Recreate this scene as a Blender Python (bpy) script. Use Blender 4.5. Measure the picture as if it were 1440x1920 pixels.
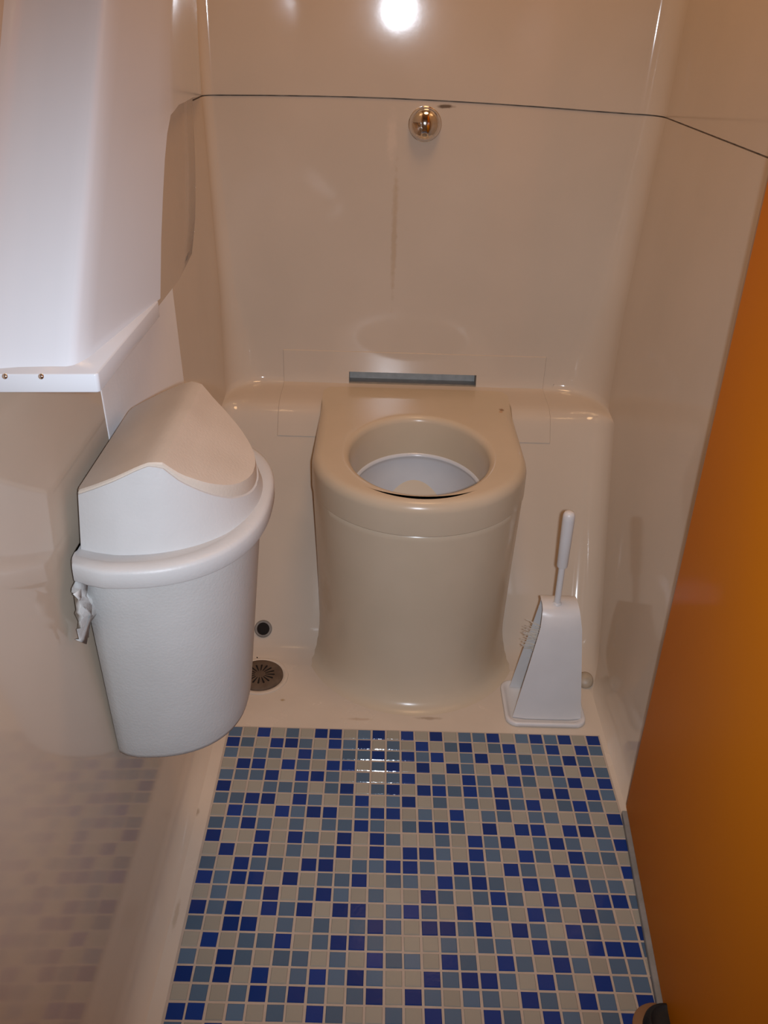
import bpy, bmesh, math, random
from mathutils import Vector, Matrix
random.seed(7)
scn = bpy.context.scene
for o in list(bpy.data.objects):
    bpy.data.objects.remove(o)
COL = scn.collection

# ------------------------------------------------------------------ camera
F_PX, PITCH, YAW, ROLL = 1677.6, 0.51129, 0.009176, 0.032482
CAM = Vector((-0.07668, -1.17222, 1.10559))
ca, sa, cb, sb, cg, sg = (math.cos(PITCH), math.sin(PITCH), math.cos(YAW), math.sin(YAW), math.cos(ROLL), math.sin(ROLL))
fw = Vector((sb*ca, cb*ca, -sa)); rt = Vector((cb, -sb, 0)); up = rt.cross(fw)
r2 = rt*cg + up*sg; u2 = up*cg - rt*sg
cam = bpy.data.cameras.new('camera'); cam_o = bpy.data.objects.new('camera', cam); COL.objects.link(cam_o)
cam.sensor_fit = 'VERTICAL'; cam.sensor_height = 36; cam.lens = 36*F_PX/1920; cam.clip_start = 0.02
m = Matrix((r2, u2, -fw)).transposed().to_4x4(); m.translation = CAM
cam_o.matrix_world = m
scn.camera = cam_o

# ------------------------------------------------------------------ world, lights, exposure
w = bpy.data.worlds.new('world'); scn.world = w; w.use_nodes = True
w.node_tree.nodes['Background'].inputs[0].default_value = (1, .72, .5, 1)
w.node_tree.nodes['Background'].inputs[1].default_value = 0.02
# the camera's own flash, beside the lens
fl = bpy.data.lights.new('camera_flash', 'SPOT'); fl.energy = 40; fl.shadow_soft_size = 0.012
fl.spot_size = math.radians(88); fl.spot_blend = 1.0; fl.color = (0.86, 0.95, 1.08)
fo = bpy.data.objects.new('camera_flash', fl); COL.objects.link(fo)
fm = m.copy(); fm.translation = CAM + Vector((0.03, 0.0, 0.0)); fo.matrix_world = fm
# warm ceiling light of the cubicle
LAMP = (0.08, 0.14, 2.075)
al = bpy.data.lights.new('ceiling_light', 'AREA'); al.shape = 'DISK'; al.size = 0.42; al.energy = 4.9
al.color = (1.0, 0.58, 0.27)
ao = bpy.data.objects.new('ceiling_light', al); COL.objects.link(ao); ao.location = (LAMP[0], LAMP[1], LAMP[2]-0.03)
vs = scn.view_settings
vs.view_transform = 'Standard'; vs.look = 'None'; vs.gamma = 1; vs.exposure = 0.0; vs.use_curve_mapping = False

# ------------------------------------------------------------------ materials
def principled(name, col, rough=.4, metal=0., spec=.5, coat=0.):
    mt = bpy.data.materials.new(name); mt.use_nodes = True
    b = mt.node_tree.nodes['Principled BSDF']
    b.inputs['Base Color'].default_value = (*col, 1); b.inputs['Roughness'].default_value = rough
    b.inputs['Metallic'].default_value = metal; b.inputs['Specular IOR Level'].default_value = spec
    b.inputs['Coat Weight'].default_value = coat; b.inputs['Coat Roughness'].default_value = .05
    return mt
def N(mt, t, **kw):
    n = mt.node_tree.nodes.new(t)
    for k, v in kw.items(): setattr(n, k, v)
    return n
def L(mt, a, b): mt.node_tree.links.new(a, b)
def mottled(name, c1, c2, scale=6, rough=.25, bump=.02, bscale=60, spec=.5, rvar=.08, coat=0., spots=(), streaks=(), stretch=(1, 1, 1)):
    """a plastic surface: two close tones in soft patches, faint relief; spots and streaks are lasting marks"""
    mt = principled(name, c1, rough, spec=spec, coat=coat)
    b = mt.node_tree.nodes['Principled BSDF']
    geo = N(mt, 'ShaderNodeNewGeometry')
    mp = N(mt, 'ShaderNodeMapping'); mp.inputs['Scale'].default_value = stretch
    L(mt, geo.outputs['Position'], mp.inputs['Vector'])
    nz = N(mt, 'ShaderNodeTexNoise'); nz.inputs['Scale'].default_value = scale; nz.inputs['Detail'].default_value = 5
    L(mt, mp.outputs[0], nz.inputs['Vector'])
    rp = N(mt, 'ShaderNodeValToRGB'); rp.color_ramp.elements[0].position = .35; rp.color_ramp.elements[1].position = .68
    rp.color_ramp.elements[0].color = (*c1, 1); rp.color_ramp.elements[1].color = (*c2, 1)
    L(mt, nz.outputs['Fac'], rp.inputs['Fac'])
    out = rp.outputs['Color']
    for (p, rad, col) in spots:
        d = N(mt, 'ShaderNodeVectorMath', operation='SUBTRACT'); d.inputs[1].default_value = p
        L(mt, geo.outputs['Position'], d.inputs[0])
        s = N(mt, 'ShaderNodeVectorMath', operation='DIVIDE'); s.inputs[1].default_value = rad
        L(mt, d.outputs[0], s.inputs[0])
        nn = N(mt, 'ShaderNodeTexNoise'); nn.inputs['Scale'].default_value = 90
        L(mt, geo.outputs['Position'], nn.inputs['Vector'])
        ln = N(mt, 'ShaderNodeVectorMath', operation='LENGTH'); L(mt, s.outputs[0], ln.inputs[0])
        ad = N(mt, 'ShaderNodeMath', operation='ADD'); L(mt, ln.outputs['Value'], ad.inputs[0]); L(mt, nn.outputs['Fac'], ad.inputs[1])
        mr = N(mt, 'ShaderNodeMapRange'); mr.inputs['From Min'].default_value = .9; mr.inputs['From Max'].default_value = 1.5
        mr.inputs['To Min'].default_value = col[3]; mr.inputs['To Max'].default_value = 0
        L(mt, ad.outputs[0], mr.inputs['Value'])
        mx = N(mt, 'ShaderNodeMix', data_type='RGBA'); mx.inputs[7].default_value = (*col[:3], 1)
        L(mt, mr.outputs[0], mx.inputs[0]); L(mt, out, mx.inputs[6]); out = mx.outputs[2]
    L(mt, out, b.inputs['Base Color'])
    n2 = N(mt, 'ShaderNodeTexNoise'); n2.inputs['Scale'].default_value = bscale; n2.inputs['Detail'].default_value = 3
    L(mt, geo.outputs['Position'], n2.inputs['Vector'])
    bp = N(mt, 'ShaderNodeBump'); bp.inputs['Strength'].default_value = bump; bp.inputs['Distance'].default_value = .01
    L(mt, n2.outputs['Fac'], bp.inputs['Height']); L(mt, bp.outputs[0], b.inputs['Normal'])
    mr = N(mt, 'ShaderNodeMapRange'); mr.inputs['To Min'].default_value = max(.02, rough-rvar); mr.inputs['To Max'].default_value = rough+rvar
    L(mt, nz.outputs['Fac'], mr.inputs['Value']); L(mt, mr.outputs[0], b.inputs['Roughness'])
    return mt
BE1, BE2 = (.575, .473, .373), (.605, .498, .395)
M = {}
M['shell'] = mottled('beige_shell_plastic', BE1, BE2, 5, .085, .004, 30, rvar=.025, spots=[
    ((-.058, .615, .72), (.007, .05, .15), (.42, .28, .15, .4)), ((-.068, .615, .90), (.012, .05, .05), (.70, .56, .44, .5)),
    ((.028, .615, .955), (.02, .02, .004), (.12, .08, .05, .9)), ((.31, .2, .1), (.006, .006, .006), (.3, .2, .12, .5))])
M['floor'] = mottled('beige_floor_plastic', (.62, .515, .41), (.66, .55, .44), 9, .25, .03, 50, rvar=.1, spots=[
    ((.028, .047, 0), (.028, .005, .01), (.30, .21, .14, .6)), ((-.24, .085, 0), (.006, .004, .01), (.35, .22, .08, .7)),
    ((-.1, .04, 0), (.03, .004, .01), (.45, .31, .2, .5)), ((-.345, -.18, 0.0), (.004, .010, .02), (.3, .22, .15, .6)),
    ((-.34, -.36, 0), (.004, .03, .02), (.4, .3, .2, .5))])
M['toilet'] = mottled('beige_toilet_plastic', (.58, .472, .342), (.615, .502, .370), 7, .24, .003, 30, rvar=.03, spec=.35, spots=[
    ((.168, .494, .413), (.006, .008, .01), (.22, .10, .03, .85)), ((.165, .484, .413), (.005, .006, .01), (.5, .22, .06, .6)),
    ((-.165, .2, .16), (.015, .05, .05), (.5, .36, .22, .4))])
M['bowl'] = mottled('grey_white_bowl', (.62, .63, .66), (.68, .69, .71), 9, .25, .01, spots=[((-.03, .36, .27), (.003, .006, .006), (.12, .12, .14, .8))])
M['white'] = mottled('white_bin_plastic', (.505, .495, .485), (.54, .53, .52), 12, .45, .04, 260, rvar=.06)
M['white_body'] = mottled('white_bin_body', (.51, .505, .49), (.56, .555, .54), 10, .5, .07, 300, rvar=.08, spots=[
    ((-.245, -.29, .50), (.03, .02, .004), (.45, .42, .38, .35))])
M['flap'] = mottled('lamp_tinted_flap_plastic', (.55, .47, .39), (.59, .51, .43), 14, .5, .05, 320, rvar=.06)  # white plastic, with the ceiling lamp's warm cast mixed into its colour
M['hood'] = mottled('white_hood_plastic', (.585, .59, .615), (.605, .61, .635), 4, .16, .005, 40, rvar=.04)
M['panel'] = mottled('white_panel', (.84, .84, .86), (.87, .87, .89), 8, .5, .03, 120)
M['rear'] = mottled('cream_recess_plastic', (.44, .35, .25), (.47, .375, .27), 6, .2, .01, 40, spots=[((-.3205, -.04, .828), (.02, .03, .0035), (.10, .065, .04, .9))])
M['brush'] = mottled('white_brush_plastic', (.66, .63, .61), (.70, .67, .65), 15, .35, .02, 160)
M['bristle'] = mottled('worn_bristle', (.55, .47, .38), (.65, .57, .48), 60, .7, .1, 400)
M['orange'] = mottled('orange_door_laminate', (.68, .208, .0003), (.71, .222, .0003), 3, .5, .01, 200, rvar=.04, spec=.06)
M['door_edge'] = principled('brown_door_edging', (.35, .2, .11), .5)
M['seal'] = mottled('grey_door_seal', (.20, .20, .19), (.27, .26, .25), 40, .5, .05)
M['black'] = mottled('black_rubber', (.012, .012, .013), (.02, .02, .02), 30, .55, .05, 200, spec=.25)
M['brown'] = principled('brown_plate', (.22, .11, .05), .5)
M['chrome'] = principled('chrome', (.72, .68, .64), .08, 1.)
M['steel'] = mottled('worn_steel', (.36, .33, .29), (.46, .42, .37), 50, .35, .05)
M['steel'].node_tree.nodes['Principled BSDF'].inputs['Metallic'].default_value = .8
M['drain'] = mottled('tarnished_grate', (.10, .066, .045), (.14, .095, .065), 60, .6, .08, spec=.3)
M['collar'] = mottled('dull_metal', (.17, .145, .12), (.24, .21, .18), 60, .5, .05, spec=.3)
M['dark'] = principled('dark_hollow', (.02, .016, .014), .8, spec=.1)
M['plug'] = mottled('tan_plug', (.34, .27, .19), (.42, .33, .24), 60, .45, .05)
M['slot'] = mottled('grey_slot_lining', (.36, .345, .32), (.44, .42, .39), 60, .6, .05)
M['grime'] = mottled('seam_grime', (.12, .085, .055), (.30, .22, .15), 40, .7, .1)
M['ceiling'] = principled('cream_ceiling', (.62, .5, .4), .6)
M['lens'] = principled('lamp_lens', (.9, .8, .65), .4)
bl = M['lens'].node_tree.nodes['Principled BSDF']; bl.inputs['Emission Color'].default_value = (1, .72, .42, 1); bl.inputs['Emission Strength'].default_value = 1.5
def tile_mat(name, c, v):
    mt = principled(name, c, .07, spec=.22)
    b = mt.node_tree.nodes['Principled BSDF']
    oi = N(mt, 'ShaderNodeObjectInfo'); geo = N(mt, 'ShaderNodeNewGeometry')
    sn = N(mt, 'ShaderNodeVectorMath', operation='SNAP'); sn.inputs[1].default_value = (.025, .025, 10)
    of = N(mt, 'ShaderNodeVectorMath', operation='ADD'); of.inputs[1].default_value = (5.0, 5.0125, 5)
    L(mt, geo.outputs['Position'], of.inputs[0]); L(mt, of.outputs[0], sn.inputs[0])
    wn = N(mt, 'ShaderNodeTexWhiteNoise', noise_dimensions='3D'); L(mt, sn.outputs[0], wn.inputs['Vector'])
    hs = N(mt, 'ShaderNodeHueSaturation'); hs.inputs['Color'].default_value = (*c, 1)
    mr = N(mt, 'ShaderNodeMapRange'); mr.inputs['To Min'].default_value = 1-v; mr.inputs['To Max'].default_value = 1+v
    L(mt, wn.outputs['Value'], mr.inputs['Value']); L(mt, mr.outputs[0], hs.inputs['Value']); L(mt, hs.outputs[0], b.inputs['Base Color'])
    n2 = N(mt, 'ShaderNodeTexNoise'); n2.inputs['Scale'].default_value = 220
    L(mt, geo.outputs['Position'], n2.inputs['Vector'])
    bp = N(mt, 'ShaderNodeBump'); bp.inputs['Strength'].default_value = .03; bp.inputs['Distance'].default_value = .004
    L(mt, n2.outputs['Fac'], bp.inputs['Height']); L(mt, bp.outputs[0], b.inputs['Normal'])
    return mt
M['D'] = tile_mat('dark_blue_glass_tile', (.012, .037, .185), .18)
M['L'] = tile_mat('grey_blue_glass_tile', (.09, .142, .215), .14)
M['C'] = tile_mat('cream_glass_tile', (.33, .305, .25), .08)
M['grout'] = mottled('pale_grout', (.44, .355, .285), (.49, .395, .32), 40, .6, .1, 200)

# ------------------------------------------------------------------ helpers
def link(o, parent=None):
    COL.objects.link(o)
    if parent: o.parent = parent
    return o
def meshobj(name, verts, faces, mat, parent=None, smooth=True, angle=40, mats=None, fmat=None):
    me = bpy.data.meshes.new(name); me.from_pydata([tuple(v) for v in verts], [], faces)
    for mm in (mats or [mat]): me.materials.append(mm)
    if fmat: me.polygons.foreach_set('material_index', fmat)
    bm = bmesh.new(); bm.from_mesh(me); bmesh.ops.remove_doubles(bm, verts=bm.verts, dist=1e-6)
    bmesh.ops.recalc_face_normals(bm, faces=bm.faces); finish(bm, smooth, angle); bm.to_mesh(me); bm.free()
    return link(bpy.data.objects.new(name, me), parent)
def finish(bm, smooth, angle):
    for f in bm.faces: f.smooth = smooth
    for e in bm.edges:
        e.smooth = not (len(e.link_faces) == 2 and e.calc_face_angle(0) > math.radians(angle))
def bmobj(name, bm, mat, parent=None, smooth=True, angle=40):
    finish(bm, smooth, angle)
    me = bpy.data.meshes.new(name); bm.to_mesh(me); bm.free(); me.materials.append(mat)
    return link(bpy.data.objects.new(name, me), parent)
def tag(o, label=None, cat=None, group=None, kind=None):
    for k, v in (('label', label), ('category', cat), ('group', group), ('kind', kind)):
        if v: o[k] = v
    return o
def thing(name, loc, label, cat, group=None):
    e = bpy.data.objects.new(name, None); e.empty_display_size = .05; link(e); e.location = loc
    return tag(e, label, cat, group)
def local(o, parent):
    """geometry was written in world space: hang it under a thing without moving it"""
    o.parent = parent; o.matrix_parent_inverse = Matrix.Translation(-Vector(parent_loc(parent)))
    return o
def parent_loc(p):
    v = Vector(p.location)
    while p.parent: p = p.parent; v = v + Vector(p.location)
    return v
def loft(name, rings, mat, closed=True, cap0=False, cap1=False, parent=None, angle=40):
    v, f = [], []
    n = len(rings[0])
    for r in rings: v += r
    for i in range(len(rings)-1):
        for j in range(n if closed else n-1):
            k = (j+1) % n
            f.append((i*n+j, i*n+k, (i+1)*n+k, (i+1)*n+j))
    if cap0: f.append(tuple(range(n))[::-1])
    if cap1: f.append(tuple(range((len(rings)-1)*n, len(rings)*n)))
    o = meshobj(name, v, f, mat, None, True, angle)
    if parent: local(o, parent)
    return o
def box(name, lo, hi, mat, parent=None, bev=.002, seg=2):
    bm = bmesh.new(); bmesh.ops.create_cube(bm, size=1)
    c = [(a+b)/2 for a, b in zip(lo, hi)]; s = [b-a for a, b in zip(lo, hi)]
    for vv in bm.verts: vv.co = Vector([vv.co[i]*s[i]+c[i] for i in range(3)])
    if bev: bmesh.ops.bevel(bm, geom=list(bm.edges), offset=bev, segments=seg, affect='EDGES', profile=.5)
    o = bmobj(name, bm, mat)
    if parent: local(o, parent)
    return o
def prism(name, poly, z0, z1, mat, parent=None, bev=.0):
    bm = bmesh.new()
    f = bm.faces.new([bm.verts.new((x, y, z0)) for x, y in poly])
    g = bmesh.ops.extrude_face_region(bm, geom=[f])
    for vv in g['geom']:
        if isinstance(vv, bmesh.types.BMVert): vv.co.z = z1
    bmesh.ops.recalc_face_normals(bm, faces=bm.faces)
    if bev: bmesh.ops.bevel(bm, geom=list(bm.edges), offset=bev, segments=2, affect='EDGES', profile=.5)
    o = bmobj(name, bm, mat)
    if parent: local(o, parent)
    return o
def lathe(name, prof, mat, axis_o, axis_n, parent=None, seg=40, angle=40):
    """prof: (radius, height along axis_n)"""
    n = Vector(axis_n).normalized(); t = n.orthogonal().normalized(); b = n.cross(t); o0 = Vector(axis_o)
    v, f = [], []
    for (r, h) in prof:
        for k in range(seg):
            a = 2*math.pi*k/seg
            v.append(o0 + n*h + (t*math.cos(a)+b*math.sin(a))*max(r, 1e-5))
    for i in range(len(prof)-1):
        for k in range(seg):
            q = (k+1) % seg
            f.append((i*seg+k, i*seg+q, (i+1)*seg+q, (i+1)*seg+k))
    f.append(tuple(range((len(prof)-1)*seg, len(prof)*seg)))
    o = meshobj(name, v, f, mat, None, True, angle)
    if parent: local(o, parent)
    return o
def interp(x, tab):
    if x <= tab[0][0]: return tab[0][1]
    for (a, b), (c, d) in zip(tab, tab[1:]):
        if x <= c: return b + (d-b)*(x-a)/(c-a)
    return tab[-1][1]
lerp = lambda a, b, t: a+(b-a)*t

# ------------------------------------------------------------------ the moulded shell
Y_FRONT = -1.62
SLOT = (-.143, .125, .4145, .440)                  # x0, x1, z0, z1 of the water slot
XL = [(0, -.346), (.004, -.358), (.015, -.369), (.035, -.376), (.06, -.379), (.40, -.391), (.957, -.412), (2.1, -.422)]
XR = [(0, .336), (.004, .343), (.015, .352), (.035, .358), (.06, .361), (.41, .386), (.957, .420), (2.1, .45)]
PROF = [(0, .185), (.002, .205), (.008, .225), (.020, .243), (.04, .257), (.10, .298), (.20, .365), (.30, .432), (.375, .482),
        (.390, .491), (.400, .501), (.406, .515), (.4085, .533), (.4095, .56), (.4105, .590), (.4118, .603), (SLOT[2], .6105),
        (.425, .6145), (SLOT[3], .615), (.50, .615), (.60, .615), (.75, .615), (.90, .615)]
ZS = [p[0] for p in PROF]
def shell_section(z, yb, rl, rr):
    xl, xr = interp(z, XL), interp(z, XR)
    pts = []
    for t in (0, .25, .5, .7, .8, .9, 1): pts.append((xl, lerp(Y_FRONT, yb-rl, t)))
    for k in range(1, 8):
        a = math.pi/2*k/8; pts.append((xl+rl-rl*math.cos(a), yb-rl+rl*math.sin(a)))
    xs = [xl+rl, -.30, -.25, -.20, SLOT[0], -.07, 0, .06, SLOT[1], .2, .25, .29, xr-rr]
    for x in xs: pts.append((x, yb))
    for k in range(1, 8):
        a = math.pi/2*k/8; pts.append((xr-rr+rr*math.sin(a), yb-rr+rr*math.cos(a)))
    for t in (1, .9, .8, .7, .5, .25, 0): pts.append((xr, lerp(Y_FRONT, yb-rr, t)))
    return pts
I_LEFT, NSEC = 6, 7+7+13+7+7
I_RIGHT = NSEC-7
SX = 7+7+4                                        # index of the slot's left column
def build_shell(rows, names, hole=None, mat=None):
    for nm, a, b, lab in names:
        v, f = [], []
        for r in rows: v += r[a:b+1]
        n = b-a+1
        for i in range(len(rows)-1):
            for j in range(n-1):
                if hole and hole(i, a+j): continue
                f.append((i*n+j, i*n+j+1, (i+1)*n+j+1, (i+1)*n+j))
        tag(meshobj(nm, v, f, mat, None, True, 60), lab, None, None, 'structure')
rad_l = [(0, .05), (.04, .035), (.39, .03), (.40, .036), (.406, .048), (.4085, .060), (.4095, .072), (.4105, .08), (.45, .07), (.6, .035), (.90, .02), (2, .02)]
rad_r = [(0, .07), (.04, .055), (.39, .05), (.40, .056), (.406, .066), (.4085, .078), (.4095, .09), (.4105, .10), (.45, .09), (.6, .06), (.90, .045), (2, .045)]
rows = []
for z, yb in PROF:
    rows.append([(x, y, z) for x, y in shell_section(z, yb, interp(z, rad_l), interp(z, rad_r))])
def seam_z(x, y):                                  # the joint sags a little towards both ends
    return .966 - .010*min(1, (abs(x+.1)/.45)**2) - .004*max(0, (x+.1))/.5
for dz in (-.004, -.0014):
    rows.append([(x, y, seam_z(x, y)+dz) for x, y in shell_section(.957, .615, .02, .045)])
rows.append([(x*1.012, y+.006 if y > 0 else y, seam_z(x, y)-.0012) for x, y in shell_section(.957, .615, .02, .045)])
islot = ZS.index(SLOT[2])
build_shell(rows, [('wall_left', 0, I_LEFT, 'glossy beige moulded wall with the swing bin hanging on it'),
                   ('wall_back', I_LEFT, I_RIGHT, 'beige moulded back wall stepping forward to a shelf behind the toilet'),
                   ('wall_right', I_RIGHT, NSEC-1, 'glossy beige moulded wall beside the orange door')],
            hole=lambda i, j: (i in (islot, islot+1) or .05 < ZS[min(i, len(ZS)-1)] < .37) and SX <= j < SX+4, mat=M['shell'])
# upper panels above the joint
up_rows = []
for k, z in enumerate((None, None, 1.05, 1.3, 1.7, 2.1)):
    if z is None:
        up_rows.append([(x*(1.012 if k == 0 else 1), y+(.006 if k == 0 and y > 0 else -.002), seam_z(x, y)+(.0008 if k == 0 else .001)) for x, y in shell_section(.957, .615, .02, .045)])
    else:
        up_rows.append([(x, y-.002, z) for x, y in shell_section(z, .615, .02, .045)])
build_shell(up_rows, [('wall_left_upper', 0, I_LEFT, 'upper beige panel behind the white hood'),
                      ('wall_back_upper', I_LEFT, I_RIGHT, 'glossy upper beige panel above the dark joint and chrome button'),
                      ('wall_right_upper', I_RIGHT, NSEC-1, 'upper beige panel above the joint over the orange door')], mat=M['shell'])
# grimy joint between lower and upper panels
jv, jf = [], []
sec = shell_section(.957, .615, .02, .045)
for x, y in sec:
    yy = y+.0035 if y > 0 else y
    jv += [(x*1.006, yy, seam_z(x, y)-.005), (x*1.006, yy, seam_z(x, y)+.006)]
for i in range(len(sec)-1): jf.append((2*i, 2*i+1, 2*i+3, 2*i+2))
tag(meshobj('trim_1', jv, jf, M['grime']), 'dark grimy joint line running around the walls', None, None, 'structure')
# floor slab, ceiling, front wall
xl0, xr0 = interp(0, XL), interp(0, XR)
fl_poly = [(xl0, Y_FRONT)] + [(xl0, PROF[0][1]-.05)] + [(x, y) for x, y in shell_section(0, PROF[0][1], .05, .07)[7:-7]] + [(xr0, PROF[0][1]-.07), (xr0, Y_FRONT)]
floor_o = prism('floor', fl_poly, -.03, 0, M['floor']); tag(floor_o, 'beige moulded floor set with a blue and cream mosaic', None, None, 'structure')
cl = box('ceiling', (-.5, Y_FRONT, 2.1), (.5, .65, 2.13), M['ceiling'], None, 0); tag(cl, 'plain cream ceiling', None, None, 'structure')
wf = box('wall_front', (-.5, Y_FRONT-.03, 0), (.5, Y_FRONT, 2.1), M['ceiling'], None, 0); tag(wf, 'plain cream wall opposite the toilet', None, None, 'structure')

# ------------------------------------------------------------------ mosaic floor
PAT = """LCDCLCDDCLDCDCDCLLDCLDLDCD
DLCDDLCDLDCLCDCLDCLDCLDCDL
LCLLCDLCLLDLDLDCLDCLLCLDLC
CDDCDLCDDCLDCDCDLCDCDLDCDL
LLLDCDDLCLCLDCLCDLCDLCLDCD
DCCLLLCLDCLDCDDLDLDLCDDCDL
LLDDCDLCLDCLDCLCLCDLDCLDLC
CDLCDLDDCLDDCLCDCLLCLLCLCD
LLDLCLCLLDLCLDDLCDCDDCDDLC
DCCDCDLCDCDLCCLCDLDCLDLCLD
CDCDCLCLDCDCDDLCDLCDLCDLLC
LCDLLCDDCLLDDLCDLCDLCDLCCD
DLDDCDCLLDCLLCDLDLCDLCDLLC
CLCLDCLDLCLCCDLCLDLCDLCDDL
DLDCDLDCDDCLDLCDCLCDLCDLCC
LCDDCLCLCLDLCDDLDCDLCDLCLD
CDCLLDCLDDLCCCLCLLCDLCDDDL
LCDLCLLCLCDLLCDLCDLCDLCLLC
DLDCDCLDLDLCCDLDDLCDLCDLLD
CLCLDLDLCLDCDLCLLCDLCDLCDC
DDCLCLCDLCCLCDLCDLCDLCLDLC
LCDCLCDLCDLDCCLCDLCCDLLCDC""".split()
T = .025; TS = .0216; TH = .0022
N_ROWS = 34
while len(PAT) < N_ROWS: PAT.append(''.join(random.choice('DLC') for _ in range(26)))
gb = box('grout_bed', (-.327, -.0125-T*(N_ROWS-1)-.002, -.004), (.3265, .0135, .0008), M['grout'], floor_o, 0)
gb['label'] = 'pale grout bed under the mosaic'
def tile_bm():
    bm = bmesh.new(); bmesh.ops.create_cube(bm, size=1)
    for vv in bm.verts: vv.co = Vector((vv.co.x*TS, vv.co.y*TS, vv.co.z*TH))
    top = [e for e in bm.edges if all(v.co.z > 0 for v in e.verts)]
    bmesh.ops.bevel(bm, geom=top, offset=.0008, segments=1, affect='EDGES')
    return bm
tile_me = {}
for c in 'DLC':
    bm = tile_bm(); finish(bm, False, 40); me = bpy.data.meshes.new('tile'); bm.to_mesh(me); bm.free(); me.materials.append(M[c]); tile_me[c] = me
pv, pf, pm = [], [], []
base = tile_me['D']
bverts = [v.co.copy() for v in base.vertices]; bfaces = [tuple(p.vertices) for p in base.polygons]
rows_part = range(10, 22)
for r in range(N_ROWS):
    for c in range(26):
        ch = PAT[r][c]
        x = (c-12.5)*T + random.uniform(-.0003, .0003); y = -r*T + random.uniform(-.0003, .0003); z = .0009 + random.uniform(0, .0003)
        if r in rows_part and c < 25:
            o = bpy.data.objects.new('tile', tile_me[ch]); link(o, floor_o); o.location = (x, y, z)
            o.rotation_euler = (random.uniform(-.004, .004), random.uniform(-.004, .004), random.uniform(-.01, .01))
        else:
            k = len(pv); pv += [(b.x+x, b.y+y, b.z+z) for b in bverts]
            for fc in bfaces: pf.append(tuple(i+k for i in fc)); pm.append('DLC'.index(ch))
o = meshobj('mosaic_tiles', pv, pf, None, floor_o, False, 40, mats=[M[c] for c in 'DLC'], fmat=pm)
tag(o, 'small square blue, grey-blue and cream glass tiles', None, None, 'stuff')

# ------------------------------------------------------------------ toilet
TX, TYC, TR = -.003, .283, .193
toilet = thing('toilet', (TX, .28, 0), 'beige moulded pedestal toilet with an oval opening and no lid', 'toilet')
HOLE = (TX, .288, .126, .157)
NA = 96
ANG = [2*math.pi*k/NA for k in range(NA)]
def U_pt(a, R, yback):
    """point of the U outline seen from the opening's centre in direction a"""
    d = Vector((math.cos(a), math.sin(a)))
    cx, cy = HOLE[0], HOLE[1]
    ts = []
    # front arc
    ox, oy = cx-TX, cy-TYC
    B = ox*d.x+oy*d.y; Cc = ox*ox+oy*oy-R*R
    t = -B+math.sqrt(B*B-Cc); p = (cx+t*d.x, cy+t*d.y)
    if p[1] <= TYC: return p
    if abs(d.x) > 1e-9:
        t = (R if d.x > 0 else -R)/d.x - (cx-TX)/d.x
        p = (cx+t*d.x, cy+t*d.y)
        if p[1] <= yback: return p
    t = (yback-cy)/d.y
    return (cx+t*d.x, yback)
def U_ring(R, z, yback):
    out = []
    for a in ANG:
        x, y = U_pt(a, R, yback)
        w_ = min(1, max(0, (y-.47)/.045)); w_ = w_*w_*(3-2*w_)
        out.append((x, y, lerp(z, .4126, w_) if .395 < z < .4126 else z))
    return out
def E_ring(grow, z, s=1): return [(HOLE[0]+(HOLE[2]*s+grow)*math.cos(a), HOLE[1]+(HOLE[3]*s+grow)*math.sin(a), z) for a in ANG]
ZT = .4128; YB = .597
seat = loft('seat', [U_ring(TR-.006, .3515, YB), U_ring(TR-.001, .3515, YB), U_ring(TR, .353, YB), U_ring(TR, .375, YB), U_ring(TR, .394, YB), U_ring(TR-.0015, .401, YB), U_ring(TR-.005, .4072, YB), U_ring(TR-.010, .4112, YB), U_ring(TR-.016, .4125, YB), U_ring(TR-.020, ZT, YB), U_ring(TR-.028, ZT, YB),
    E_ring(.022, ZT), E_ring(.013, ZT), E_ring(.0095, .4122), E_ring(.005, .410), E_ring(.0015, .406), E_ring(0, .400), E_ring(-.002, .375), E_ring(-.004, .336)], M['toilet'], parent=toilet, angle=60)
wn_ = seat.modifiers.new('wn', 'WEIGHTED_NORMAL'); wn_.keep_sharp = True
def ped_ring(R, z):
    yb = .23+.672*z+.02
    lean = .020*max(0, (.35-z)/.35)
    out = []
    for a in ANG:
        x, y = U_pt(a, R, YB)
        if y < TYC: y -= lean*((TYC-y)/R)**.7
        out.append((x, min(y, yb), z))
    return out
loft('pedestal', [ped_ring(TR-.006, .353), ped_ring(TR-.002, .3508), ped_ring(TR-.002, .34), ped_ring(TR-.008, .20), ped_ring(TR-.012, .07), ped_ring(TR-.011, .045), ped_ring(TR-.008, .026), ped_ring(TR-.003, .013), ped_ring(TR+.004, .005), ped_ring(TR+.014, .0008), ped_ring(TR+.020, -.0005)], M['toilet'], parent=toilet, angle=60)
bowl = loft('bowl', [E_ring(-.002, .338), E_ring(-.0055, .3365), E_ring(-.008, .3325), E_ring(-.008, .331), E_ring(-.005, .328), E_ring(-.004, .322), E_ring(-.006, .29), E_ring(-.012, .25), E_ring(-.024, .21), E_ring(-.045, .18), E_ring(-.08, .162), E_ring(-.115, .158)], M['bowl'], cap1=True, parent=toilet, angle=75)
bowl['label'] = 'grey-white inner bowl under the seat ring'
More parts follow.
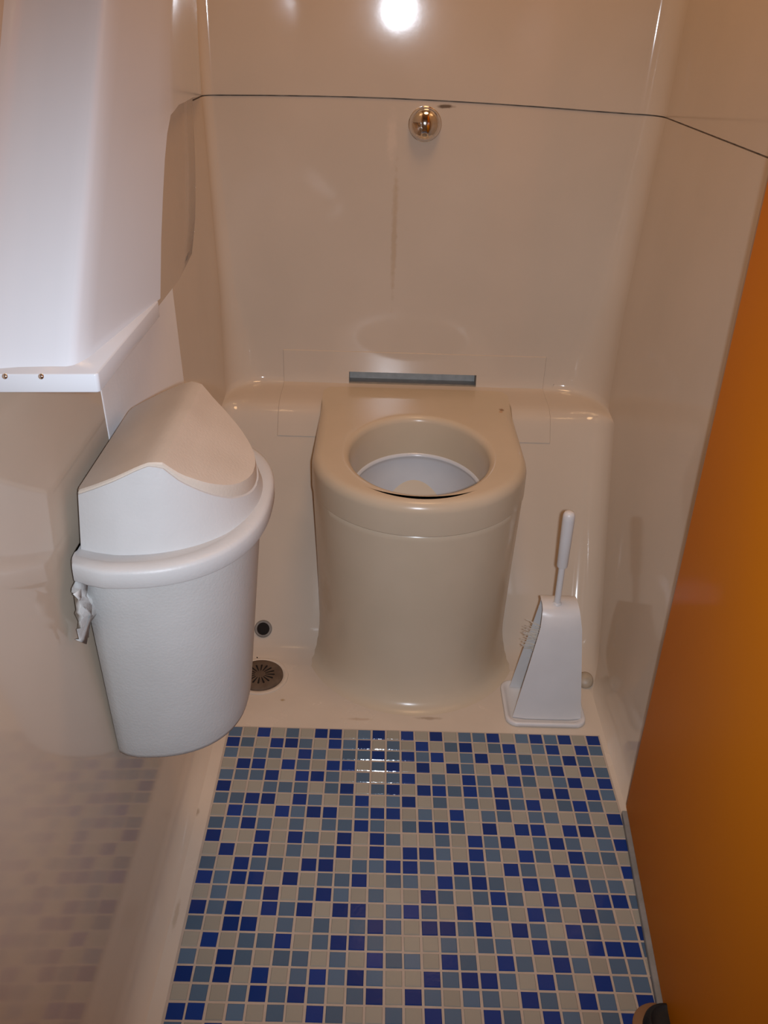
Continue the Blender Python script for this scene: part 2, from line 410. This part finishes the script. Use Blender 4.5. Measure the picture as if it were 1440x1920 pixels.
# cover plate: up the wall, over the shelf, down the slope; hole for the slot
PX0, PX1 = -.281, .268
pz = [(z, y) for z, y in PROF if .36 < z < .46]
pz = [(.3545, interp(.3545, PROF))] + pz + [(.47, .615), (.4835, .615)]
plate_prof = []
for i, (z, y) in enumerate(pz):
    a_, b_ = pz[max(0, i-1)], pz[min(len(pz)-1, i+1)]
    t_ = Vector((b_[1]-a_[1], b_[0]-a_[0])).normalized()          # along the profile in (y, z)
    plate_prof.append((y-t_.y*.0018, z+t_.x*.0018))
plate_prof = [(plate_prof[0][0]+.0022, plate_prof[0][1]-.0008)] + plate_prof + [(.6155, .4845)]
i_s0 = 1+[round(z, 4) for z, y in pz].index(round(SLOT[2], 4)); i_s1 = 1+[round(z, 4) for z, y in pz].index(round(SLOT[3], 4))
pxs = [PX0, PX0+.0012, -.2, SLOT[0], 0, SLOT[1], .2, PX1-.0012, PX1]
v, f = [], []
for i, (y, z) in enumerate(plate_prof):
    for j, x in enumerate(pxs):
        edge = j in (0, len(pxs)-1)
        sgn = .0014 if edge else 0
        v.append((x, y+sgn*.8, z-sgn*.8))
n = len(pxs)
a, b = i_s0, i_s1
for i in range(len(plate_prof)-1):
    for j in range(n-1):
        if a <= i < b and 3 <= j < 5: continue
        f.append((i*n+j, i*n+j+1, (i+1)*n+j+1, (i+1)*n+j))
plate = local(meshobj('back_plate', v, f, M['shell'], None, True, 35), toilet)
plate['label'] = 'beige cover plate with a dark water slot'
# slot lining: an open box reaching back into the wall
x0, x1, z0, z1 = SLOT; z0 += .0004
ys0, zs0 = plate_prof[i_s0]; ys1, zs1 = plate_prof[i_s1]
sv = [(x0, ys0, zs0), (x1, ys0, zs0), (x1, ys1, zs1), (x0, ys1, zs1), (x0, .650, z0-.002), (x1, .650, z0-.002), (x1, .650, z1), (x0, .650, z1)]
sl = local(meshobj('slot_recess', sv, [(0, 1, 5, 4), (3, 7, 6, 2), (0, 4, 7, 3), (1, 2, 6, 5), (4, 5, 6, 7)], M['slot'], None, False), toilet)
sl.parent = plate; sl.matrix_parent_inverse = Matrix(); sl['label'] = 'dark grey recess of the water slot'

# ------------------------------------------------------------------ flush button
BT = (-.008, .6145, .924)
btn = thing('flush_button', BT, 'round domed chrome flush button on the back wall under the joint', 'flush button')
lathe('escutcheon', [(.0305, -.001), (.0305, .0008), (.0295, .0015), (.028, .0015)], M['chrome'], BT, (0, -1, 0), btn, 48)
lathe('button_dome', [(.0295, .001), (.0292, .005), (.0272, .0115), (.0235, .0165), (.018, .0205), (.0115, .0232), (.006, .0243), (.0005, .0247)], M['chrome'], BT, (0, -1, 0), btn, 48, 80)

# ------------------------------------------------------------------ swing bin hung on the wall
XB = -.3875
bin_o = thing('swing_bin', (-.33, -.25, .305), 'white half-round plastic swing-lid bin hanging on the beige wall', 'bin')
def D_ring(z, cx, hx, hy, yc=-.25, n=2.4, xb=XB, back=.93, m_=56, off=0.):
    hx += off; hy += off
    pts = []
    pts.append((xb, yc-hy*back+.008, z)); pts.append((xb+.003, yc-hy*back, z)); pts.append(((xb+cx)/2, yc-hy*(1+back)/2-.001, z))
    for k in range(m_+1):
        a = -math.pi/2+math.pi*k/m_
        c_, s_ = math.cos(a), math.sin(a)
        pts.append((cx+hx*abs(c_)**(2/n), yc+hy*math.copysign(abs(s_)**(2/n), s_), z))
    pts.append(((xb+cx)/2, yc+hy*(1+back)/2+.001, z)); pts.append((xb+.003, yc+hy*back, z)); pts.append((xb, yc+hy*back-.008, z))
    return pts
def body(t, z, off=0): return D_ring(z, lerp(-.36, -.352, t), lerp(.120, .138, t), lerp(.118, .152, t), off=off)
rings = [body(0, .299, -.012), body(0, .2975, -.006), body(0, .300, -.001), body(.02, .306)] + [body(t, lerp(.2975, .60, t)) for t in (.1, .25, .5, .75, 1)]
loft('bin_body', rings, M['white_body'], cap0=True, parent=bin_o, angle=50)
RIM = dict(cx=-.35, hx=.150, hy=.172)
rr_ = lambda z, off: D_ring(z, off=off, **RIM)
loft('rim', [rr_(.589, -.012), rr_(.5865, -.005), rr_(.586, -.001), rr_(.588, 0), rr_(.596, 0), rr_(.6025, -.0002), rr_(.6055, -.0016), rr_(.6072, -.0045), rr_(.6080, -.009), rr_(.6082, -.014), rr_(.6070, -.018), rr_(.6058, -.022), rr_(.605, -.05)], M['white'], parent=bin_o, angle=35)
# lid: walls rise from the rim to a roof line with its ridge along the wall
XRIDGE = -.307
def roof(x): return interp(x, [(XB, .660), (XRIDGE-.012, .6945), (XRIDGE, .6985), (XRIDGE+.012, .6945), (-.28, .676), (-.255, .653), (-.235, .636), (-.218, .624), (-.205, .618)])
def lid_ring(off): return D_ring(0, -.345, .133+off, .125+off, n=2.05)
base_r = [(x, y, .605) for x, y, _ in D_ring(0, -.347, .136, .138, n=2.15)]
top_r = [(x, y, roof(x)) for x, y, _ in lid_ring(-.004)]
v = base_r + [(x, y, lerp(.605, z, .5)) for (x, y, z) in [(p[0]*.5+q[0]*.5, p[1]*.5+q[1]*.5, roof(q[0])) for p, q in zip(base_r, top_r)]] + top_r
n = len(base_r)
f = []
for i in range(2):
    for j in range(n):
        k = (j+1) % n; f.append((i*n+j, i*n+k, (i+1)*n+k, (i+1)*n+j))
def cap_strips(start, n, flip=False):
    """strips between mirrored outline points, so a ridged top stays crisp"""
    out = []
    for j in range(n//2-1):
        q = (start+j, start+j+1, start+n-2-j, start+n-1-j)
        out.append(q[::-1] if flip else q)
    return out
f += cap_strips(2*n, n)
lid = local(meshobj('lid', v, f, M['white'], None, True, 22), bin_o); lid['label'] = 'white gabled lid body'
ft = [(x, y) for x, y, _ in lid_ring(-.006)]
def fl_t(x): return interp(x, [(XB, .004), (XRIDGE, .003), (-.27, .009), (-.22, .016)])
mid_ = [(x, y, roof(x)+fl_t(x)*.6) for x, y in ft]
top_ = [(lerp(x, -.30, .012), lerp(y, -.25, .014), roof(lerp(x, -.30, .012))+fl_t(x)) for x, y in ft]
bot_ = [(x, y, roof(x)-.003) for x, y in ft]
v = bot_ + mid_ + top_; f = []
for i in range(2):
    for j in range(n):
        k = (j+1) % n; f.append((i*n+j, i*n+k, (i+1)*n+k, (i+1)*n+j))
f += cap_strips(2*n, n)
fp = local(meshobj('swing_flap', v, f, M['flap'], None, True, 22), bin_o); fp.parent = lid; fp.matrix_parent_inverse = Matrix()
fp['label'] = 'two-sided white swing flap with warm lamplight painted into its colour'
# ragged bit of liner showing between rim and wall
v, f = [], []
ny, nz_ = 9, 10
for i in range(ny):
    for j in range(nz_):
        y = lerp(-.432, -.372, i/(ny-1)); zb = .585-(.060+.016*math.sin(i*2.3)+.010*random.random())*j/(nz_-1)
        v.append((XB+.006+.006*math.sin(i*1.9+j*.5)+.004*random.random(), y+.008*(j/(nz_-1))+.003*random.uniform(-1, 1), zb))
for i in range(ny-1):
    for j in range(nz_-1): f.append((i*nz_+j, i*nz_+j+1, (i+1)*nz_+j+1, (i+1)*nz_+j))
ln = local(meshobj('liner_edge', v, f, M['white_body'], None, True, 80), bin_o); ln['label'] = 'ragged white liner edge sticking out under the rim'
sm = ln.modifiers.new('solid', 'SOLIDIFY'); sm.thickness = .0008
# bracket that carries the bin on the wall
box('wall_bracket', (-.398, -.30, .52), (-.380, -.20, .57), M['white'], bin_o, .002)

# ------------------------------------------------------------------ white backing panel on the wall
v = []
for z in (.50, 1.0):
    xw = interp(z, XL)
    for x, y in ((xw-.004, -.195), (xw+.0001, -.195), (xw+.0005, -.193), (xw+.0005, .200), (xw+.0001, .202), (xw-.004, .202)): v.append((x, y, z))
pn = meshobj('backing_panel', v, [(i, (i+1) % 6, 6+(i+1) % 6, 6+i) for i in range(6)] + [tuple(range(6)), tuple(range(11, 5, -1))], M['panel'], None, False)
tag(pn, 'plain white backing panel on the wall between hood and swing bin', 'panel')

# ------------------------------------------------------------------ white hood on the wall
hood = thing('wall_hood', (-.36, -.25, .82), 'large white moulded hood with a sloping front on the wall above the swing bin', 'hood')
yF = lambda z: interp(z, [(.80, -.492), (.839, -.468), (.909, -.415), (.966, -.366), (1.033, -.313), (1.106, -.255), (1.25, -.15), (1.4, -.10), (2.1, -.06)])
yR = lambda z: interp(z, [(.82, -.257), (.89, -.223), (.93, -.198), (.962, -.176), (.985, -.155), (1.001, -.131), (1.05, -.12), (1.106, -.09), (1.25, .02), (2.1, .1)])
ZL = [.836, .86, .89, .93, .962, .985, 1.001]; ZU = [1.001, 1.009, 1.03, 1.06, 1.106, 1.18, 1.25, 1.4, 1.7, 2.099]
def front_row(z):
    f_, r_ = yF(z), yR(z)
    f_ += .011
    p = [(-.4175, f_-.05), (-.412, f_-.026), (-.400, f_-.011), (-.380, f_-.004), (-.352, f_), (-.3415, f_+.0006), (-.337, f_+.0035), (-.334, f_+.009), (-.3305, f_+.020), (-.328, f_+.034)]
    for t in (.25, .5, .75, 1): p.append((lerp(-.328, -.309, t), lerp(f_+.034, r_, t)))
    return [(x, y, z) for x, y in p]
rowsF = [front_row(z) for z in ZL+ZU[1:]]
v, f = [], []
nf = len(rowsF[0])
for r in rowsF: v += r
for i in range(len(rowsF)-1):
    for j in range(nf-1): f.append((i*nf+j, i*nf+j+1, (i+1)*nf+j+1, (i+1)*nf+j))
# behind the curved ridge the shell turns back to the recess
off = len(v)
rid = [front_row(z)[-1] for z in ZL]
for (x, y, z) in rid: v += [(x-.0015, y+.0015, z), (x-.012, y+.003, z)]
for i in range(len(rid)-1):
    f.append((i*nf+nf-1, off+2*i, off+2*i+2, (i+1)*nf+nf-1)); f.append((off+2*i, off+2*i+1, off+2*i+3, off+2*i+2))
# rear wing running to the back corner above the joint
ws = [0, .03, .08, .15, .3, .5, .7, .85, 1]
off2 = len(v)
for k, z in enumerate(ZU):
    for t in ws:
        zz = z
        if k == 0: zz = interp(t, [(0, 1.001), (.08, 1.006), (.3, 1.0), (1, .963)])
        zz = max(zz, z) if k else zz
        v.append((-.309-.1075*t**1.4, lerp(yR(max(z, 1.001)), .612, t), zz))
nw = len(ws)
for k in range(len(ZU)-1):
    for j in range(nw-1): f.append((off2+k*nw+j, off2+k*nw+j+1, off2+(k+1)*nw+j+1, off2+(k+1)*nw+j))
off3 = len(v)
for j, t in enumerate(ws):
    x, y, z = v[off2+j]; v.append((x-.012, y, z+.001))
for j in range(nw-1): f.append((off2+j, off2+j+1, off3+j+1, off3+j))
local(meshobj('hood_shell', v, f, M['hood'], None, True, 50), hood)
# bottom flange
flp = [(-.405, -.4805), (-.3125, -.4735), (-.3105, -.471), (-.3085, -.262), (-.3095, -.258), (-.405, -.258)]
flg = prism('bottom_flange', flp, .820, .8365, M['hood'], hood, .0012)
# recessed rear face
v, f = [], []
zz_ = [.8205, .822, .836, .85, .869, .90, .929, .96, 1.0, 1.012]
yD = lambda z: interp(z, [(.82, .012), (.85, .10), (.88, .15), (.915, .185), (.96, .21), (.995, .225), (1.02, .23)])
xW = lambda y: -.3165-.1075*max(0, (y+.131)/.743)**1.4
for z in zz_:
    y0, y1 = yR(min(z, 1.0))-.001, yD(z)
    dx_ = -.004 if z < .821 else 0
    for x, y in [(xW(y0), y0), (xW(lerp(y0, y1, .5)), lerp(y0, y1, .5)), (xW(y1-.012), y1-.012), (xW(y1)-.0015, y1-.004), (xW(y1)-.006, y1), (-.405, y1)]: v.append((x+dx_, y, z))
for i in range(len(zz_)-1):
    for j in range(5): f.append((i*6+j, i*6+j+1, (i+1)*6+j+1, (i+1)*6+j))
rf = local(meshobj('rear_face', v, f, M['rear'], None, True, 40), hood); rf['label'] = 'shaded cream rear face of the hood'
for (x, y) in ((-.356, -.4785), (-.385, -.4805)):
    lathe('screw', [(.0024, 0), (.0023, .0008), (.0015, .0014), (.0003, .0016)], M['chrome'], (x, y+.0012, .8345), (0, -1, .3), hood, 16, 80)
# ------------------------------------------------------------------ orange door
dA, dB = Vector((.332, -.155, 0)), Vector((.2775, -.805, 0))
dd = (dB-dA).normalized(); dn = Vector((-dd.y, dd.x, 0))
if dn.x < 0: dn = -dn
door = bpy.data.objects.new('door_1', None); link(door); door.location = dA; tag(door, 'orange laminate door standing open against the mosaic floor', None, None, 'structure')
def door_box(nm, s0, s1, t0, t1, z0, z1, mat, bev):
    bm = bmesh.new(); bmesh.ops.create_cube(bm, size=1)
    for vv in bm.verts:
        s = lerp(s0, s1, vv.co.x+.5); t = lerp(t0, t1, vv.co.y+.5); z = lerp(z0, z1, vv.co.z+.5)
        vv.co = dA + dd*s + dn*t + Vector((0, 0, z))
    bmesh.ops.recalc_face_normals(bm, faces=bm.faces)
    if bev: bmesh.ops.bevel(bm, geom=list(bm.edges), offset=bev, segments=3, affect='EDGES', profile=.5)
    return local(bmobj(nm, bm, mat), door)
door_box('door_leaf', .005, .655, 0, .032, .014, 2.0, M['orange'], .0015)
door_box('edge_band', -.001, .0055, .0005, .0315, .014, 2.0, M['door_edge'], .0015)['label'] = 'brown edging of the door'
door_box('bottom_seal', .012, .65, -.007, .022, .0028, .013, M['seal'], .002)['label'] = 'grey rubber strip along the door bottom'
# hinge post carrying the door at the cubicle front
door_box('hinge_post', .655, .70, -.002, .06, 0, 2.1, M['seal'], .002)

# ------------------------------------------------------------------ black stop on the floor
st = thing('door_stop', (.302, -.515, 0), 'black rounded rubber stop on the mosaic floor against the orange door', 'door stop')
lathe('base_plate', [(.034, .002), (.034, .006), (.031, .008), (.001, .008)], M['brown'], (.295, -.512, .001), (0, 0, 1), st, 40)
lathe('rubber_cap', [(.0285, .008), (.0295, .014), (.029, .022), (.026, .028), (.022, .030), (.020, .0285), (.014, .028), (.0005, .0285)], M['black'], (.3, -.518, .001), (0, 0, 1), st, 40, 60)

# ------------------------------------------------------------------ floor drain, wall fittings
DR = (-.2885, .150, .0)
dr = thing('floor_drain', DR, 'round tarnished floor drain with radial slots beside the toilet', 'drain')
lathe('drain_ring', [(.053, .0002), (.0525, .0022), (.050, .0030), (.046, .0026), (.043, .0008)], M['floor'], DR, (0, 0, 1), dr, 48)['label'] = 'raised beige collar'
gr = lathe('grate', [(.0435, .0008), (.0432, .0042), (.042, .0052), (.030, .0056), (.0005, .0058)], M['drain'], DR, (0, 0, 1), dr, 48)
for k in range(16):
    a = 2*math.pi*k/16; c_, s_ = math.cos(a), math.sin(a)
    q = [(.010, -.0007), (.026, -.0019), (.028, 0), (.026, .0019), (.010, .0007)]
    o = meshobj('slot', [(DR[0]+r_*c_-t_*s_, DR[1]+r_*s_+t_*c_, .0060) for r_, t_ in q] + [(DR[0]+r_*c_-t_*s_, DR[1]+r_*s_+t_*c_, .0052) for r_, t_ in q],
                [(0, 1, 2, 3, 4), (9, 8, 7, 6, 5)] + [(i, (i+1) % 5, 5+(i+1) % 5, 5+i) for i in range(5)], M['dark'], None, False)
    local(o, dr); o.parent = gr; o.matrix_parent_inverse = Matrix()
sn = Vector((0, -.405, .275)).normalized()
VA = Vector((-.294, .2535, .034))
va = thing('drain_fitting', VA, 'small round dark metal fitting on the sloping wall above the floor drain', 'fitting')
lathe('collar', [(.0172, -.004), (.0172, .003), (.0155, .0045), (.0125, .0045), (.0115, .002)], M['collar'], VA, sn, va, 32)
lathe('insert', [(.0128, -.004), (.0125, .0030), (.0105, .0040), (.0060, .0043), (.0005, .0044)], M['dark'], VA, sn, va, 32)
VB = Vector((.326, .152, .010))
vb = thing('wall_plug', VB, 'small tarnished round plug low behind the toilet brush', 'plug')
lathe('plug_body', [(.0155, -.008), (.0155, .003), (.0135, .006), (.008, .0085), (.0005, .0092)], M['plug'], VB, (-.25, -.55, .8), vb, 32, 70)

# ------------------------------------------------------------------ toilet brush in its holder
BHX = .235
bh = thing('brush_holder', (BHX, .095, 0), 'white plastic toilet brush holder standing beside the toilet', 'brush holder')
def rrect(x0, x1, y0, y1, r, z, n=6):
    pts = []
    for cx, cy, a0 in ((x1-r, y1-r, 0), (x0+r, y1-r, 90), (x0+r, y0+r, 180), (x1-r, y0+r, 270)):
        for k in range(n+1):
            a = math.radians(a0+90*k/n); pts.append((cx+r*math.cos(a), cy+r*math.sin(a), z))
    return pts
def tr(i, z): return rrect(.164+i, .308-i, .030+i, .150-i, .022-i*.6, z)
loft('tray', [tr(.002, .0008), tr(0, .002), tr(0, .007), tr(.0015, .0085), tr(.005, .0085), tr(.008, .006), tr(.012, .004)], M['brush'], cap0=True, cap1=True, parent=bh, angle=60)
# folded cover: front sheet, rounded shoulder, top, back sheet
cp = [(.046, .006), (.050, .05), (.056, .11), (.063, .165), (.067, .188), (.073, .207), (.082, .219), (.094, .224), (.118, .224), (.124, .219), (.127, .20), (.130, .16), (.133, .08), (.134, .006)]
def cw(z, back):
    xl = interp(z, [(0, .176), (.19, .210), (.225, .212)]) + (0.004 if back else 0)
    xr = interp(z, [(0, .300), (.19, .281), (.225, .274)]) - (0.0 if back else 0)
    return xl, xr
v, f = [], []
tk = .0022
cols = 7
for i, (y, z) in enumerate(cp):
    p0 = Vector(cp[max(i-1, 0)]); p1 = Vector(cp[min(i+1, len(cp)-1)]); t = (p1-p0).normalized(); nrm = Vector((-t.y, t.x))
    xl, xr = cw(z, i > 8)
    for side in (0, 1):
        yy, zz = y-nrm.x*tk*side*-1*-1, z-nrm.y*tk*side
        for k in range(cols):
            u = k/(cols-1); bul = -.004*(1-(2*u-1)**6) if i < 6 else 0
            v.append((lerp(xl, xr, u), yy+bul+.004*(i < 6), zz))
n = 2*cols
for i in range(len(cp)-1):
    for k in range(cols-1):
        f.append((i*n+k, i*n+k+1, (i+1)*n+k+1, (i+1)*n+k)); f.append((i*n+cols+k, (i+1)*n+cols+k, (i+1)*n+cols+k+1, i*n+cols+k+1))
    f.append((i*n, (i+1)*n, (i+1)*n+cols, i*n+cols)); f.append((i*n+cols-1, i*n+2*cols-1, (i+1)*n+2*cols-1, (i+1)*n+cols-1))
for i in (0, len(cp)-1):
    for k in range(cols-1): f.append((i*n+k, i*n+cols+k, i*n+cols+k+1, i*n+k+1))
local(meshobj('cover', v, f, M['brush'], None, True, 45), bh)
# closed side towards the wall
sv = []
for (y, z) in [(.050, .006), (.060, .11), (.068, .185), (.085, .216), (.118, .2215), (.125, .2), (.131, .08), (.132, .006)]: sv.append((cw(z, False)[1]-.0012, y+.002, z))
n = len(sv); sv += [(x-.002, y, z) for x, y, z in sv]
local(meshobj('side_panel', sv, [tuple(range(n)), tuple(range(2*n-1, n-1, -1))] + [(i, (i+1) % n, n+(i+1) % n, n+i) for i in range(n)], M['brush'], None, False), bh)
br = thing('toilet_brush', (.245, .095, .01), 'white toilet brush standing upright in the white holder', 'toilet brush')
def rod(nm, p0, p1, prof, mat, par, seg=20):
    p0, p1 = Vector(p0), Vector(p1); d = p1-p0
    return lathe(nm, [(r, t*d.length) for r, t in prof], mat, p0, d, par, seg, 50)
HB, HT = Vector((.2405, .10, .05)), Vector((.2355, .094, .410))
P_ = lambda t: HB.lerp(HT, t)
rod('rod', P_(0), P_(.76), [(.0055, 0), (.0055, 1)], M['brush'], br)
rod('grip', P_(.70), P_(1), [(.0055, 0), (.0085, .01), (.0092, .03), (.0098, .5), (.0102, .85), (.0098, .94), (.0075, .985), (.003, 1)], M['brush'], br)
rod('collar', P_(.46), P_(.50), [(.0085, 0), (.0085, .8), (.006, 1)], M['brush'], br)
# bristle head: many stiff strands about the stem
bv, bf = [], []
def strand(p, q, r=.0007):
    d = (q-p).normalized(); a = d.orthogonal().normalized(); b = d.cross(a); k = len(bv)
    for pt, rr in ((p, r), (q, r*.7)):
        for i in range(3):
            an = 2*math.pi*i/3; bv.append(pt+a*math.cos(an)*rr+b*math.sin(an)*rr)
    for i in range(3): bf.append((k+i, k+(i+1) % 3, k+3+(i+1) % 3, k+3+i))
for zi in range(20):
    z = lerp(.05, .165, zi/19)
    for k in range(26):
        a = 2*math.pi*(k+random.random())/26
        rl = .030 + random.uniform(-.003, .004) - (.010 if z < .06 else 0)
        if math.cos(a) < -.4 and .12 < z: rl += .022
        elif math.cos(a) < -.4: rl += .004
        if math.sin(a) < -.3: rl = min(rl, .030)
        p = Vector((.240, .10, z)); q = p+Vector((math.cos(a)*rl, math.sin(a)*rl*.8, random.uniform(-.006, .010)))
        strand(p, q)
o = local(meshobj('bristles', bv, bf, M['bristle'], None, False), br); tag(o, 'splayed yellowed bristles', None, None, 'stuff')
br.location.z = .006

# ------------------------------------------------------------------ ceiling lamp
cl_ = thing('ceiling_lamp', LAMP, 'round warm ceiling lamp over the toilet', 'lamp')
lathe('lamp_base', [(.235, .025), (.235, 0), (.227, -.004), (.215, -.004)], M['hood'], LAMP, (0, 0, 1), cl_, 40)
lathe('lamp_lens', [(.216, -.004), (.213, -.012), (.18, -.02), (.1, -.0245), (.0005, -.025)], M['lens'], LAMP, (0, 0, 1), cl_, 40, 70)
